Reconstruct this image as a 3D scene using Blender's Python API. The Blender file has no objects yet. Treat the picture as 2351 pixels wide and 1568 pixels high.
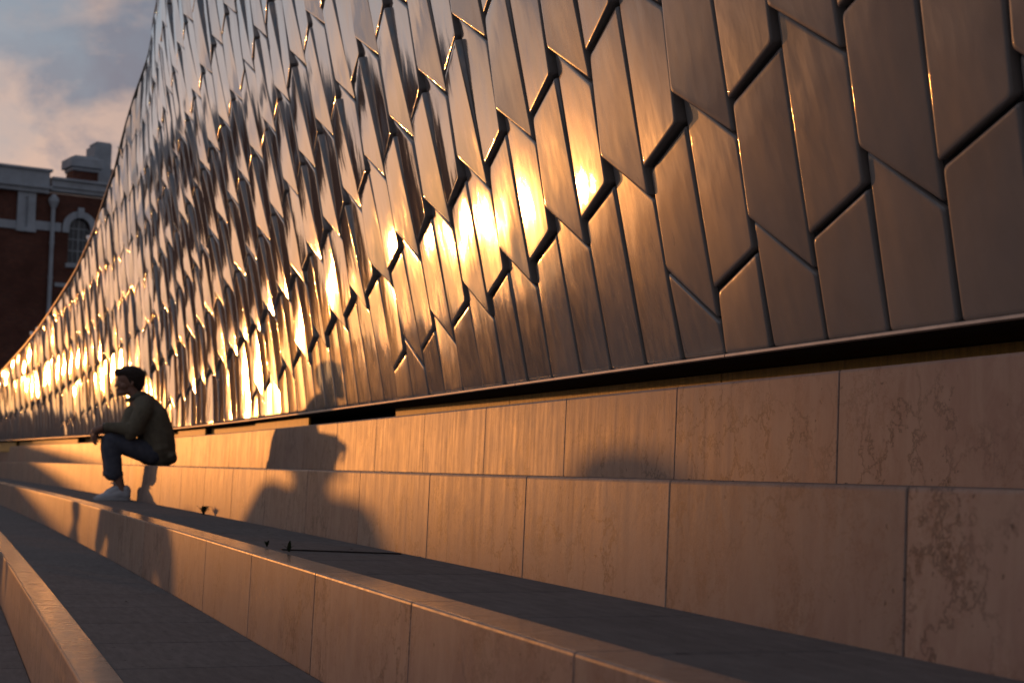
import bpy, bmesh, math, random
from mathutils import Vector, Matrix, noise
random.seed(7)
PI = math.pi
sc = bpy.context.scene
C = sc.collection

# ------------------------------------------------------------------ frame of reference
PITCH, ROLL = 0.08276, -0.021141
TH = 0.340448                      # direction of the steps, left of +Y
NV = Vector((math.cos(TH), math.sin(TH), 0))      # towards the tiled wall
AV = Vector((-math.sin(TH), math.cos(TH), 0))     # along the steps, away from the camera
EYE = 1.613                        # height of the lens above the plaza
def W(n, t, z):
    return NV * n + AV * t + Vector((0, 0, z + EYE))

# ------------------------------------------------------------------ camera
F = Vector((0, math.cos(PITCH), math.sin(PITCH))); U = Vector((0, -math.sin(PITCH), math.cos(PITCH))); R = Vector((1, 0, 0))
c_, s_ = math.cos(ROLL), math.sin(ROLL)
R2_, U2_ = c_ * R - s_ * U, c_ * U + s_ * R
cam = bpy.data.cameras.new('camera'); co = bpy.data.objects.new('camera', cam); C.objects.link(co)
M = Matrix((R2_, U2_, -F)).transposed().to_4x4(); M.translation = Vector((0, 0, EYE)); co.matrix_world = M
cam.sensor_width = 36; cam.lens = 3600 / 2351 * 36; cam.clip_start = .05; cam.clip_end = 6000
cam.dof.use_dof = True; cam.dof.focus_distance = 5.6; cam.dof.aperture_fstop = 5.0
sc.camera = co
sc.render.resolution_x, sc.render.resolution_y = 1024, 682

# ------------------------------------------------------------------ sun and sky
SUN_AZ = TH + math.atan(0.285)      # left of +Y
SUN_EL = math.radians(1.9)
sun = bpy.data.lights.new('sun', 'SUN'); so = bpy.data.objects.new('sun', sun); C.objects.link(so)
sd = Vector((-math.sin(SUN_AZ) * math.cos(SUN_EL), math.cos(SUN_AZ) * math.cos(SUN_EL), math.sin(SUN_EL)))
so.rotation_euler = sd.to_track_quat('Z', 'Y').to_euler()
sun.energy = .41; sun.angle = math.radians(.55); sun.color = (1, .35, .075)

w = bpy.data.worlds.new('World'); sc.world = w; w.use_nodes = True
nt = w.node_tree; nt.nodes.clear()
class G:
    """tiny node helper"""
    def __init__(s, nt): s.nt = nt
    def n(s, typ, **kw):
        nd = s.nt.nodes.new(typ)
        for k, v in kw.items():
            if k == 'ins':
                for kk, vv in v.items():
                    if isinstance(vv, bpy.types.NodeSocket): s.nt.links.new(vv, nd.inputs[kk])
                    else: nd.inputs[kk].default_value = vv
            else: setattr(nd, k, v)
        return nd
    def math(s, op, a, b=0.0, c=None, clamp=False):
        nd = s.nt.nodes.new('ShaderNodeMath'); nd.operation = op; nd.use_clamp = clamp
        for i, v in enumerate((a, b) if c is None else (a, b, c)):
            if isinstance(v, bpy.types.NodeSocket): s.nt.links.new(v, nd.inputs[i])
            else: nd.inputs[i].default_value = v
        return nd.outputs[0]
    def mix(s, f, a, b, mode='MIX'):
        nd = s.nt.nodes.new('ShaderNodeMix'); nd.data_type = 'RGBA'; nd.blend_type = mode
        for i, v in ((0, f), (6, a), (7, b)):
            if isinstance(v, bpy.types.NodeSocket): s.nt.links.new(v, nd.inputs[i])
            else: nd.inputs[i].default_value = v if i == 0 else (*v, 1)[:4]
        return nd.outputs[2]
    def ramp(s, f, stops, interp='LINEAR'):
        nd = s.nt.nodes.new('ShaderNodeValToRGB'); nd.color_ramp.interpolation = interp
        e = nd.color_ramp.elements
        while len(e) < len(stops): e.new(.5)
        for q, (p, c) in zip(e, stops):
            q.position = p; q.color = (c, c, c, 1) if isinstance(c, (int, float)) else (*c, 1)
        s.nt.links.new(f, nd.inputs[0]); return nd.outputs[0]
    def noise(s, vec, scale, detail=4, rough=.55, dist=0.0):
        nd = s.n('ShaderNodeTexNoise', ins={'Scale': scale, 'Detail': detail, 'Roughness': rough, 'Distortion': dist})
        if vec is not None: s.nt.links.new(vec, nd.inputs['Vector'])
        return nd.outputs['Fac']
    def map(s, vec, scale=(1, 1, 1), loc=(0, 0, 0), rot=(0, 0, 0)):
        nd = s.n('ShaderNodeMapping', ins={'Scale': scale, 'Location': loc, 'Rotation': rot}); s.nt.links.new(vec, nd.inputs['Vector'])
        return nd.outputs[0]
g = G(nt)
SKY_STRENGTH = .1
sky = g.n('ShaderNodeTexSky', sky_type='NISHITA', sun_disc=False, sun_elevation=SUN_EL, sun_rotation=-SUN_AZ, air_density=1.3, dust_density=2.0, ozone_density=1.0)
tc = g.n('ShaderNodeTexCoord')
d = g.n('ShaderNodeVectorMath', operation='NORMALIZE'); nt.links.new(tc.outputs['Generated'], d.inputs[0]); dv = d.outputs[0]
sep = g.n('ShaderNodeSeparateXYZ'); nt.links.new(dv, sep.inputs[0])
el = g.math('MAXIMUM', sep.outputs[2], 0.0)
# clouds laid out on a flat layer overhead
inv = g.math('DIVIDE', 1.0, g.math('ADD', el, .16))
pl = g.n('ShaderNodeCombineXYZ', ins={'X': g.math('MULTIPLY', sep.outputs[0], inv), 'Y': g.math('MULTIPLY', sep.outputs[1], inv), 'Z': .37}).outputs[0]
dq = g.map(dv, (1, 1, 1.35), (2.2, 1.1, .7))
cl = g.noise(dq, 4.2, 8, .55, .2)
cl2 = g.noise(g.map(dv, (1, 1, 1.5), (3.7, .6, 0)), 7.5, 7, .6, .35)
cover = g.ramp(cl, [(.42, 0), (.55, 1)])
sdn = g.n('ShaderNodeVectorMath', operation='DOT_PRODUCT'); nt.links.new(dv, sdn.inputs[0]); sdn.inputs[1].default_value = sd
near_sun = g.math('POWER', g.math('MAXIMUM', sdn.outputs['Value'], 0.0), 16.0)
lit = g.ramp(cl2, [(.43, 0), (.57, 1)])
dark_c = g.mix(near_sun, (1.7, 1.75, 2.2), (4.6, 4.2, 4.5))
lit_c = g.mix(near_sun, (3.9, 3.1, 3.0), (12.0, 7.7, 5.3))
cloud = g.mix(lit, dark_c, lit_c)
blue = g.mix(g.ramp(el, [(.0, 0), (.22, 1)]), (3.6, 2.6, 2.3), (1.25, 2.5, 4.0))
blue = g.mix(near_sun, blue, (6.5, 7.6, 8.6))
skyc = g.mix(.35, blue, sky.outputs[0])
full = g.mix(cover, skyc, cloud)
# band of warm glow along the horizon on the sunset side
glow = g.math('MULTIPLY', g.ramp(el, [(0, 1), (.06, .45), (.16, 0)]), near_sun)
full = g.mix(glow, full, (20, 9.5, 3.2))
bg = g.n('ShaderNodeBackground', ins={'Color': full, 'Strength': SKY_STRENGTH})
out = g.n('ShaderNodeOutputWorld'); nt.links.new(bg.outputs[0], out.inputs[0])

sc.view_settings.view_transform = 'Standard'; sc.view_settings.look = 'None'
sc.view_settings.exposure = 0.0; sc.view_settings.gamma = 1; sc.view_settings.use_curve_mapping = False

# ------------------------------------------------------------------ materials
def mat(name, build):
    m = bpy.data.materials.new(name); m.use_nodes = True
    t = m.node_tree; b = t.nodes['Principled BSDF']; h = G(t)
    build(h, b, t); return m
def sett(t, b, **kw):
    for k, v in kw.items():
        k = k.replace('_', ' ')
        if isinstance(v, bpy.types.NodeSocket): t.links.new(v, b.inputs[k])
        else: b.inputs[k].default_value = v if not (isinstance(v, tuple) and len(v) == 3) else (*v, 1)
def bump(h, t, b, height, strength, dist):
    bp = h.n('ShaderNodeBump', ins={'Strength': strength, 'Distance': dist, 'Height': height}); t.links.new(bp.outputs[0], b.inputs['Normal'])
def along(h):
    """coordinates (along the steps, across, up) in metres, shifted per object"""
    geo = h.n('ShaderNodeNewGeometry'); info = h.n('ShaderNodeObjectInfo')
    v = h.map(geo.outputs['Position'], rot=(0, 0, -TH))      # x: across (n), y: along (t)
    off = h.n('ShaderNodeVectorMath', operation='ADD'); h.nt.links.new(v, off.inputs[0])
    cb = h.n('ShaderNodeCombineXYZ', ins={'X': h.math('MULTIPLY', info.outputs['Random'], 37.0), 'Y': h.math('MULTIPLY', info.outputs['Random'], 91.0), 'Z': h.math('MULTIPLY', info.outputs['Random'], 53.0)})
    h.nt.links.new(cb.outputs[0], off.inputs[1])
    return v, off.outputs[0], info.outputs['Random']

def b_stone(h, b, t):
    v, vo, rnd = along(h)
    big = h.noise(vo, 3.2, 5, .6, .6)
    cloudy = h.noise(h.map(vo, (1, 1, .55)), 9, 6, .62, 1.2)
    col = h.mix(h.ramp(big, [(.3, 0), (.7, 1)]), (.31, .223, .190), (.395, .298, .253))
    col = h.mix(h.math('MULTIPLY', h.ramp(cloudy, [(.40, 0), (.60, 1)]), .75), col, (.41, .325, .27))
    # per block tone
    tone = h.ramp(rnd, [(0, (.80, .79, .79)), (.5, (1, .98, .95)), (1, (1.0, .86, .80))])
    col = h.mix(1.0, col, tone, 'MULTIPLY')
    # stylolite veins
    wv = h.n('ShaderNodeTexNoise', ins={'Scale': 7.0, 'Detail': 6.0, 'Roughness': .7}); t.links.new(vo, wv.inputs['Vector'])
    wsub = h.n('ShaderNodeVectorMath', operation='MULTIPLY_ADD'); t.links.new(wv.outputs['Color'], wsub.inputs[0]); wsub.inputs[1].default_value = (.34, .34, .34); t.links.new(h.map(vo, (1, 1, .75)), wsub.inputs[2])
    vr = h.n('ShaderNodeTexVoronoi', feature='DISTANCE_TO_EDGE', ins={'Scale': 5.5}); t.links.new(wsub.outputs[0], vr.inputs['Vector'])
    vein = h.ramp(vr.outputs['Distance'], [(.0, 1), (.022, .6), (.055, 0)])
    area = h.ramp(h.noise(vo, 2.3, 3), [(.42, 0), (.58, 1)])
    vf = h.math('MULTIPLY', h.math('MULTIPLY', vein, area), .75)
    col = h.mix(vf, col, (.07, .06, .058))
    vr2 = h.n('ShaderNodeTexVoronoi', feature='DISTANCE_TO_EDGE', ins={'Scale': 13.0}); t.links.new(wsub.outputs[0], vr2.inputs['Vector'])
    vf2 = h.math('MULTIPLY', h.ramp(vr2.outputs['Distance'], [(0, 1), (.05, 0)]), h.math('MULTIPLY', h.ramp(h.noise(vo, 4.1, 4), [(.45, 0), (.6, 1)]), .55))
    col = h.mix(vf2, col, (.17, .09, .055))
    # rain streaks running down the face
    st = h.noise(h.map(v, (9, 9, .35)), 3.0, 5, .7)
    col = h.mix(h.math('MULTIPLY', h.ramp(st, [(.45, 0), (.72, 1)]), .16), col, (.15, .115, .095))
    pits = h.ramp(h.noise(vo, 42, 2, .5), [(.24, 1), (.29, 0)])
    col = h.mix(h.math('MULTIPLY', pits, .7), col, (.07, .06, .055))
    rgh = h.math('ADD', h.math('MULTIPLY', h.ramp(st, [(.35, 0), (.7, 1)]), .08), h.math('MULTIPLY', cloudy, .12))
    nz = h.n('ShaderNodeSeparateXYZ'); t.links.new(h.n('ShaderNodeNewGeometry').outputs['Normal'], nz.inputs[0])
    top = h.ramp(nz.outputs[2], [(.75, 0), (.95, 1)])          # caps are worn smooth by sitting
    rgh = h.math('MULTIPLY', h.math('ADD', rgh, .27), h.math('SUBTRACT', 1.0, h.math('MULTIPLY', top, .6)))
    sett(t, b, Base_Color=col, Roughness=rgh, Specular_IOR_Level=.06)
    hh = h.math('ADD', h.math('MULTIPLY', cloudy, .5), h.math('MULTIPLY', h.noise(vo, 110, 4, .7), .45))
    hh = h.math('SUBTRACT', hh, h.math('MULTIPLY', pits, .2))
    bump(h, t, b, hh, .22, .003)
STONE = mat('limestone', b_stone)

def b_paver(h, b, t):
    v, vo, rnd = along(h)
    n1 = h.noise(h.map(v, (6, 1.1, 1)), 6, 6, .65)
    n2 = h.noise(vo, 1.7, 4)
    n3 = h.noise(vo, 160, 2, .6)
    col = h.mix(h.ramp(n1, [(.3, 0), (.7, 1)]), (.145, .132, .126), (.22, .20, .19))
    col = h.mix(h.math('MULTIPLY', h.ramp(n2, [(.4, 0), (.7, 1)]), .35), col, (.115, .10, .095))
    col = h.mix(h.math('MULTIPLY', h.ramp(n3, [(.62, 0), (.75, 1)]), .5), col, (.26, .23, .21))
    col = h.mix(h.math('MULTIPLY', h.ramp(h.noise(vo, 28, 2, .4), [(.25, 1), (.30, 0)]), .6), col, (.03, .028, .027))
    sett(t, b, Base_Color=col, Roughness=.82, Specular_IOR_Level=.22)
    bump(h, t, b, h.math('ADD', n3, n1), .5, .003)
PAVER = mat('brushed_concrete', b_paver)

def b_tile(h, b, t):
    v, vo, rnd = along(h)
    streak = h.noise(h.map(v, (3, 3, .5)), 7, 6, .62, .6)
    patch = h.noise(v, 2.1, 5, .6, .4)
    grain = h.noise(v, 260, 2, .6)
    col = h.mix(h.ramp(patch, [(.3, 0), (.7, 1)]), (.205, .185, .17), (.27, .245, .225))
    col = h.mix(h.math('MULTIPLY', h.ramp(streak, [(.52, 0), (.7, 1)]), .2), col, (.33, .28, .24))
    # dust: more of it low on the wall, where hands and feet reach, than higher up
    sp = h.n('ShaderNodeSeparateXYZ'); t.links.new(v, sp.inputs[0])
    lowf = h.n('ShaderNodeMapRange', ins={'Value': sp.outputs[2], 'From Min': 2.15, 'From Max': 2.95, 'To Min': 1.0, 'To Max': .0}).outputs[0]
    sp2 = h.n('ShaderNodeMapRange', ins={'Value': sp.outputs[1], 'From Min': 4.0, 'From Max': 7.2, 'To Min': 1.0, 'To Max': .0}).outputs[0]
    dust = h.math('MAXIMUM', h.math('MULTIPLY', lowf, h.n('ShaderNodeMapRange', ins={'Value': sp.outputs[1], 'From Min': 12.0, 'From Max': 14.5, 'To Min': .38, 'To Max': .0}).outputs[0]), sp2)
    dust = h.math('MULTIPLY', dust, h.ramp(streak, [(.3, .75), (.65, 1)]))
    rgh = h.math('ADD', h.math('MULTIPLY', dust, .42), h.math('MULTIPLY', h.ramp(streak, [(.35, 0), (.75, 1)]), .04))
    rgh = h.math('ADD', rgh, .05)
    sett(t, b, Base_Color=col, Roughness=rgh, Specular_IOR_Level=h.math('SUBTRACT', .40, h.math('MULTIPLY', dust, .22)), Coat_Weight=h.math('SUBTRACT', 1.0, h.math('MULTIPLY', dust, .85)), Coat_Roughness=.03, Coat_IOR=1.9)
    wav = h.noise(h.map(v, (1, 1, .45)), 5.5, 2, .4)
    hh = h.math('ADD', h.math('MULTIPLY', wav, 1.0), h.math('MULTIPLY', grain, .018))
    hh = h.math('ADD', hh, h.math('MULTIPLY', streak, .035))
    bump(h, t, b, hh, .3, .012)
    for nd in t.nodes:
        if nd.type == 'BUMP': t.links.new(nd.outputs[0], b.inputs['Coat Normal'])
TILE = mat('glazed_tile', b_tile)

def simple(name, col, rough=.6, spec=.4, metal=0.0, nscale=None, ncol=None, bmp=0.0, bs=20, nmap=(1, 1, 1)):
    def f(h, b, t):
        c = col
        geo = h.n('ShaderNodeNewGeometry').outputs['Position']
        if nscale: c = h.mix(h.ramp(h.noise(h.map(geo, nmap), nscale, 5, .6), [(.35, 0), (.68, 1)]), col, ncol)
        sett(t, b, Base_Color=c, Roughness=rough, Specular_IOR_Level=spec, Metallic=metal)
        if bmp: bump(h, t, b, h.noise(geo, bs, 4, .6), bmp, .01)
    return mat(name, f)
BACK = simple('joint_black', (.035, .032, .03), .7, .3)
TRIM = simple('metal_trim', (.42, .37, .33), .38, .5, .55, 9, (.30, .26, .23))
SOFFIT = simple('dark_soffit', (.018, .017, .017), .8, .2)
OCHRE = simple('ochre_board', (.78, .46, .09), .45, .4, 0, 6, (.55, .31, .05), .3, 40, (9, 9, .7))
CORE = simple('mortar', (.07, .062, .055), .9, .1)
GROUND = simple('plaza_paving', (.11, .10, .095), .8, .3, 0, .3, (.15, .135, .125), .3, 8)
WATER = simple('river_water', (.02, .03, .035), .12, .5, 0, None, None, .6, .6)
def b_brick(h, b, t):
    geo = h.n('ShaderNodeNewGeometry').outputs['Position']
    br = h.n('ShaderNodeTexBrick', ins={'Scale': 1.0, 'Brick Width': .24, 'Row Height': .075, 'Mortar Size': .008, 'Color1': (.17, .055, .032, 1), 'Color2': (.10, .036, .024, 1), 'Mortar': (.13, .09, .075, 1)})
    tcn = h.n('ShaderNodeTexCoord'); t.links.new(h.map(tcn.outputs['Object'], rot=(PI / 2, 0, 0)), br.inputs['Vector'])
    col = h.mix(h.ramp(h.noise(geo, .8, 4), [(.35, 0), (.7, 1)]), br.outputs['Color'], (.08, .032, .022))
    sett(t, b, Base_Color=col, Roughness=.9, Specular_IOR_Level=.2)
BRICK = mat('red_brick', b_brick)
WHITE = simple('pale_stucco', (.42, .45, .48), .85, .2, 0, 1.5, (.33, .35, .37), .2, 6)
ROOF = simple('roof_tiles', (.09, .055, .045), .85, .2, 0, 3, (.05, .035, .03), .6, 7)
GLASS = simple('window_glass', (.03, .035, .04), .12, .6)
FRAME = simple('window_frame', (.30, .32, .33), .6, .3)
SKIN = simple('skin', (.33, .175, .115), .5, .4, 0, 60, (.29, .15, .10), .1, 200)
HAIR = simple('dark_hair', (.035, .020, .012), .45, .4, 0, 120, (.05, .028, .016), 1.0, 180, (1, 1, 3))
JACKET = simple('olive_cloth', (.21, .178, .122), .9, .15, 0, 14, (.15, .128, .09), .5, 26)
COLLAR = simple('fleece_collar', (.16, .145, .11), .95, .1, 0, 60, (.11, .10, .08), .8, 140)
JEANS = simple('blue_denim', (.085, .09, .115), .9, .15, 0, 20, (.125, .13, .155), .5, 60)
SHOE = simple('white_leather', (.60, .60, .62), .5, .4, 0, 12, (.48, .48, .50), .15, 60)
SOLE = simple('white_rubber', (.55, .55, .56), .6, .3)
WATCH = simple('watch_steel', (.45, .45, .46), .3, .5, .9)
STRAP = simple('watch_strap', (.02, .015, .012), .6, .3)
LEAF = simple('weed_leaf', (.035, .05, .02), .7, .3)
DARKCLOTH = simple('dark_cloth', (.05, .05, .06), .9, .1)

# ------------------------------------------------------------------ object helpers
def link(name, mesh, parent=None, m=None, smooth=False):
    if m is not None and not mesh.materials: mesh.materials.append(m)
    if smooth:
        for p in mesh.polygons: p.use_smooth = True
    o = bpy.data.objects.new(name, mesh); C.objects.link(o)
    if parent: o.parent = parent
    return o
def pyd(name, vs, fs, m, parent=None, smooth=False):
    me = bpy.data.meshes.new(name); me.from_pydata([tuple(v) for v in vs], [], fs); me.update()
    return link(name, me, parent, m, smooth)
def tag(o, label=None, cat=None, group=None, kind=None):
    if label: o['label'] = label
    if cat: o['category'] = cat
    if group: o['group'] = group
    if kind: o['kind'] = kind
    return o
def empty(name, loc=(0, 0, 0), rz=0):
    o = bpy.data.objects.new(name, None); C.objects.link(o); o.location = loc; o.rotation_euler.z = rz; o.empty_display_size = .2
    bpy.context.view_layer.update(); return o
class MB:
    def __init__(s): s.v = []; s.f = []
    def add(s, vs, fs):
        k = len(s.v); s.v += [tuple(v) for v in vs]; s.f += [tuple(i + k for i in f) for f in fs]
    def box(s, x0, x1, y0, y1, z0, z1):
        s.add([(x, y, z) for z in (z0, z1) for x, y in ((x0, y0), (x1, y0), (x1, y1), (x0, y1))],
              [(3, 2, 1, 0), (4, 5, 6, 7), (0, 1, 5, 4), (1, 2, 6, 5), (2, 3, 7, 6), (3, 0, 4, 7)])
    def prism(s, poly, y0, y1):
        """polygon in x,z (counter-clockwise seen from -y) extruded from y0 to y1"""
        n = len(poly); vs = [(x, y0, z) for x, z in poly] + [(x, y1, z) for x, z in poly]
        s.add(vs, [tuple(range(n)), tuple(range(2 * n - 1, n - 1, -1))] + [(i, i + n, (i + 1) % n + n, (i + 1) % n) for i in range(n)])
    def build(s, name, m, parent=None, smooth=False, bev=0):
        o = pyd(name, s.v, s.f, m, parent, smooth)
        if bev:
            b = o.modifiers.new('bevel', 'BEVEL'); b.width = bev; b.segments = 2; b.limit_method = 'ANGLE'
        return o
def tube(mb, p0, p1, r0, r1=None, n=8):
    r1 = r0 if r1 is None else r1
    p0, p1 = Vector(p0), Vector(p1); q = (p1 - p0).to_track_quat('Z', 'Y')
    vs = [p + q @ Vector((r * math.cos(2 * PI * i / n), r * math.sin(2 * PI * i / n), 0)) for p, r in ((p0, r0), (p1, r1)) for i in range(n)]
    mb.add(vs, [(i, (i + 1) % n, (i + 1) % n + n, i + n) for i in range(n)] + [tuple(range(n - 1, -1, -1)), tuple(range(n, 2 * n))])
def interp(x, xs, ys):
    if x <= xs[0]: return ys[0]
    for i in range(1, len(xs)):
        if x <= xs[i]:
            f = (x - xs[i - 1]) / (xs[i] - xs[i - 1]); return ys[i - 1] + (ys[i] - ys[i - 1]) * f
    return ys[-1]

# ------------------------------------------------------------------ ground
o = pyd('ground', [(-45, -400, 0), (1500, -400, 0), (1500, 2500, 0), (-45, 2500, 0)], [(0, 1, 2, 3)], GROUND); o['kind'] = 'structure'
o = pyd('river', [(-4000, -1500, -1.6), (-45, -1500, -1.6), (-45, 4500, -1.6), (-4000, 4500, -1.6)], [(0, 1, 2, 3)], WATER); o['kind'] = 'structure'
mb = MB(); mb.box(-45.6, -45, -400, 2500, -3, .004); o = mb.build('quay_edge', GROUND); o['kind'] = 'structure'

# ------------------------------------------------------------------ the steps
H = .32
K0 = .012773
LV = {1: -K0 + .32385, 2: -K0, 3: -K0 - H, 4: -K0 - 2 * H, 5: -K0 - 3 * H, 6: -K0 - 4 * H, 7: -EYE + .004}
CAP = .124; BAT = .0272
WP = [0.3388425, 9.248137, 0.5157786, 0.2075872, 0.0392007, 0.0917908, 2.5093799, 0.0029039, -0.0002465, 0.4190943, 0.3426446, -0.0338052, -0.0310547, 0.0103607, 0.0058366, -0.2430968, 0.2287586, 0.0001785, 0.0007159, 0.201643, 0.0527335, -0.0015448, 0.0001789, -0.000119, 3.5e-06]
def wall_d(t):
    tt = t - 3; return WP[6] + WP[7] * tt**2 + WP[8] * tt**3 + WP[24] * tt**4
def dR(r, t):
    q = (t - 3)**2
    if r == 1: return max(wall_d(t) - .118, dR(2, t) + .4)
    if r == 2: return 1.734 - .000947 * q
    if r == 3: return 1.1146 - .000842 * q
    if r == 4: return .3935 - .0004069 * q
    if r == 5: return -.29 - .0002 * q
    return -.95 - .0001 * q
T0, T1 = -1.5, 46.0
def block(name, r, ta, tb, parent):
    """one solid riser stone: battered face, eased top edge, flat cap"""
    z = LV[r]; h = (LV[r] - LV[r + 1]) + .015; th = CAP if r > 1 else .30
    rr = .009; g_ = .0022
    prof = [(-BAT * h, -h), (-BAT * (rr + .0), -rr), (.0007, -rr * .42), (rr * .42, -.0007), (rr, 0), (th, 0), (th, -h)]
    vs = []
    ends = [(ta + g_, -.0025), (ta + g_ + .003, 0), (tb - g_ - .003, 0), (tb - g_, -.0025)]
    for t, sh in ends:
        dn = dR(r, t)
        for i, (pn, pz) in enumerate(prof):
            vs.append(W(dn + pn - (sh if i < 4 else 0), t, z + pz + (sh if 2 <= i <= 5 else 0)))
    n = len(prof); fs = []
    for e in range(3):
        for i in range(n):
            j = (i + 1) % n; fs.append((e * n + i, e * n + j, (e + 1) * n + j, (e + 1) * n + i))
    fs += [tuple(range(n - 1, -1, -1)), tuple(range(3 * n, 4 * n))]
    return pyd(name, vs, fs, STONE, parent)
def slab(name, n0, n1, ta, tb, z, parent, m, th=.05, g_=.005):
    """paving slab between two curves of n"""
    ta, tb = ta + g_, tb - g_; e = .002
    vs = [W(n0(ta) + e, ta, z - th), W(n1(ta) - e, ta, z - th), W(n1(tb) - e, tb, z - th), W(n0(tb) + e, tb, z - th),
          W(n0(ta) + e, ta, z - e), W(n1(ta) - e, ta, z - e), W(n1(tb) - e, tb, z - e), W(n0(tb) + e, tb, z - e),
          W(n0(ta) + 2 * e, ta + e, z), W(n1(ta) - 2 * e, ta + e, z), W(n1(tb) - 2 * e, tb - e, z), W(n0(tb) + 2 * e, tb - e, z)]
    fs = [(0, 1, 5, 4), (1, 2, 6, 5), (2, 3, 7, 6), (3, 0, 4, 7), (4, 5, 9, 8), (5, 6, 10, 9), (6, 7, 11, 10), (7, 4, 8, 11), (8, 9, 10, 11), (3, 2, 1, 0)]
    return pyd(name, vs, fs, m, parent)
joints = {1: (3.93, 1.09), 2: (2.60, 1.06), 3: (2.76, 1.105), 4: (5.84, .985), 5: (5.1, 1.06), 6: (4.6, 1.06)}
pav = {1: (3.1, .73), 2: (3.43, .73), 3: (5.2, .74), 4: (4.9, .74), 5: (4.7, .74)}
for r in range(1, 7):
    root = empty('stone_step', W(dR(r, 8), 8, LV[r + 1])); root['kind'] = 'structure'
    inv_ = root.matrix_world.inverted()
    kids = []
    s, p = joints[r]; k = math.floor((T0 - s) / p)
    while s + k * p < T1:
        ta, tb = max(T0, s + k * p), min(T1, s + (k + 1) * p)
        if tb - ta > .1: kids.append(block('stone_block', r, ta, tb, None))
        k += 1
    if r > 1:      # tread behind this riser's cap, up to the next riser
        s, p = pav[r - 1]; k = math.floor((T0 - s) / p)
        n0 = lambda t, r=r: dR(r, t) + CAP + .001
        n1 = lambda t, r=r: dR(r - 1, t) - BAT * H - .001
        while s + k * p < T1:
            ta, tb = max(T0, s + k * p), min(T1, s + (k + 1) * p)
            if tb - ta > .1: kids.append(slab('paver', n0, n1, ta, tb, LV[r] - .001, None, PAVER))
            k += 1
    # mortar bed behind and below
    vs = []; fs = []; N = 24
    for i in range(N + 1):
        t = T0 + .01 + (T1 - T0 - .02) * i / N
        far = 4.2 if r == 1 else dR(r - 1, t) + .05
        for n_, z_ in ((dR(r, t) + .006, LV[r + 1] - .03), (dR(r, t) + .006, LV[r] - .012), (far, LV[r] - .012), (far, LV[r + 1] - .03)): vs.append(W(n_, t, z_))
    for i in range(N):
        for j in range(4): fs.append((i * 4 + j, i * 4 + (j + 1) % 4, i * 4 + 4 + (j + 1) % 4, i * 4 + 4 + j))
    kids.append(pyd('mortar_bed', vs, fs, CORE))
    for o in kids:
        o.parent = root; o.matrix_parent_inverse = inv_

# ------------------------------------------------------------------ the tiled wall
def surf(t, z):
    """point of the wall surface at distance t along the base, z up from the base"""
    tt = t - 3
    s = min(1, max(0, (t - 14) / 10)); s = s * s * (3 - 2 * s)
    o = (WP[10] + WP[12] * tt + WP[22] * tt**2) * z + (WP[11] + WP[13] * tt + WP[23] * tt**2) * z**2 + (WP[14] + WP[21] * tt) * z**3
    o = (1 - s) * o + s * (.06 * z + .01 * z * z)
    e = (1 - s) * (WP[15] + WP[20] * tt) + s * .05
    dl = interp(t, [12, 14, 16, 18, 20], [0, .30, .38, .26, 0]) * (z / 4.9)**3
    return W(wall_d(t) - o - dl, t + e * z, WP[9] + z + WP[18] * tt)
def ztop(t): return interp(t, [18, 20, 22, 24, 26, 28, 30, 32, 34, 36, 38, 40, 42, 44, 48], [5.2, 4.88, 3.72, 3.08, 2.66, 2.36, 2.06, 1.8, 1.58, 1.36, 1.18, 1.04, .94, .88, .84])
def normal(t, z):
    e = .02
    n = (surf(t + e, z) - surf(t - e, z)).cross(surf(t, z + e) - surf(t, z - e)).normalized()
    return n if n.dot(NV) < 0 else -n
def node(col, k):
    w_, s0, P, c0, dl, S = WP[:6]; Pt, cc = WP[16:18]
    c = c0 + k * P + Pt * k * k * .05 + (col + .5) * dl + cc * (col + .5)**2
    sg = 1 if (col + k) % 2 == 0 else -1
    SS = S if sg > 0 else WP[19]
    return c - sg * SS / 2, c + sg * SS / 2, sg

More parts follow.
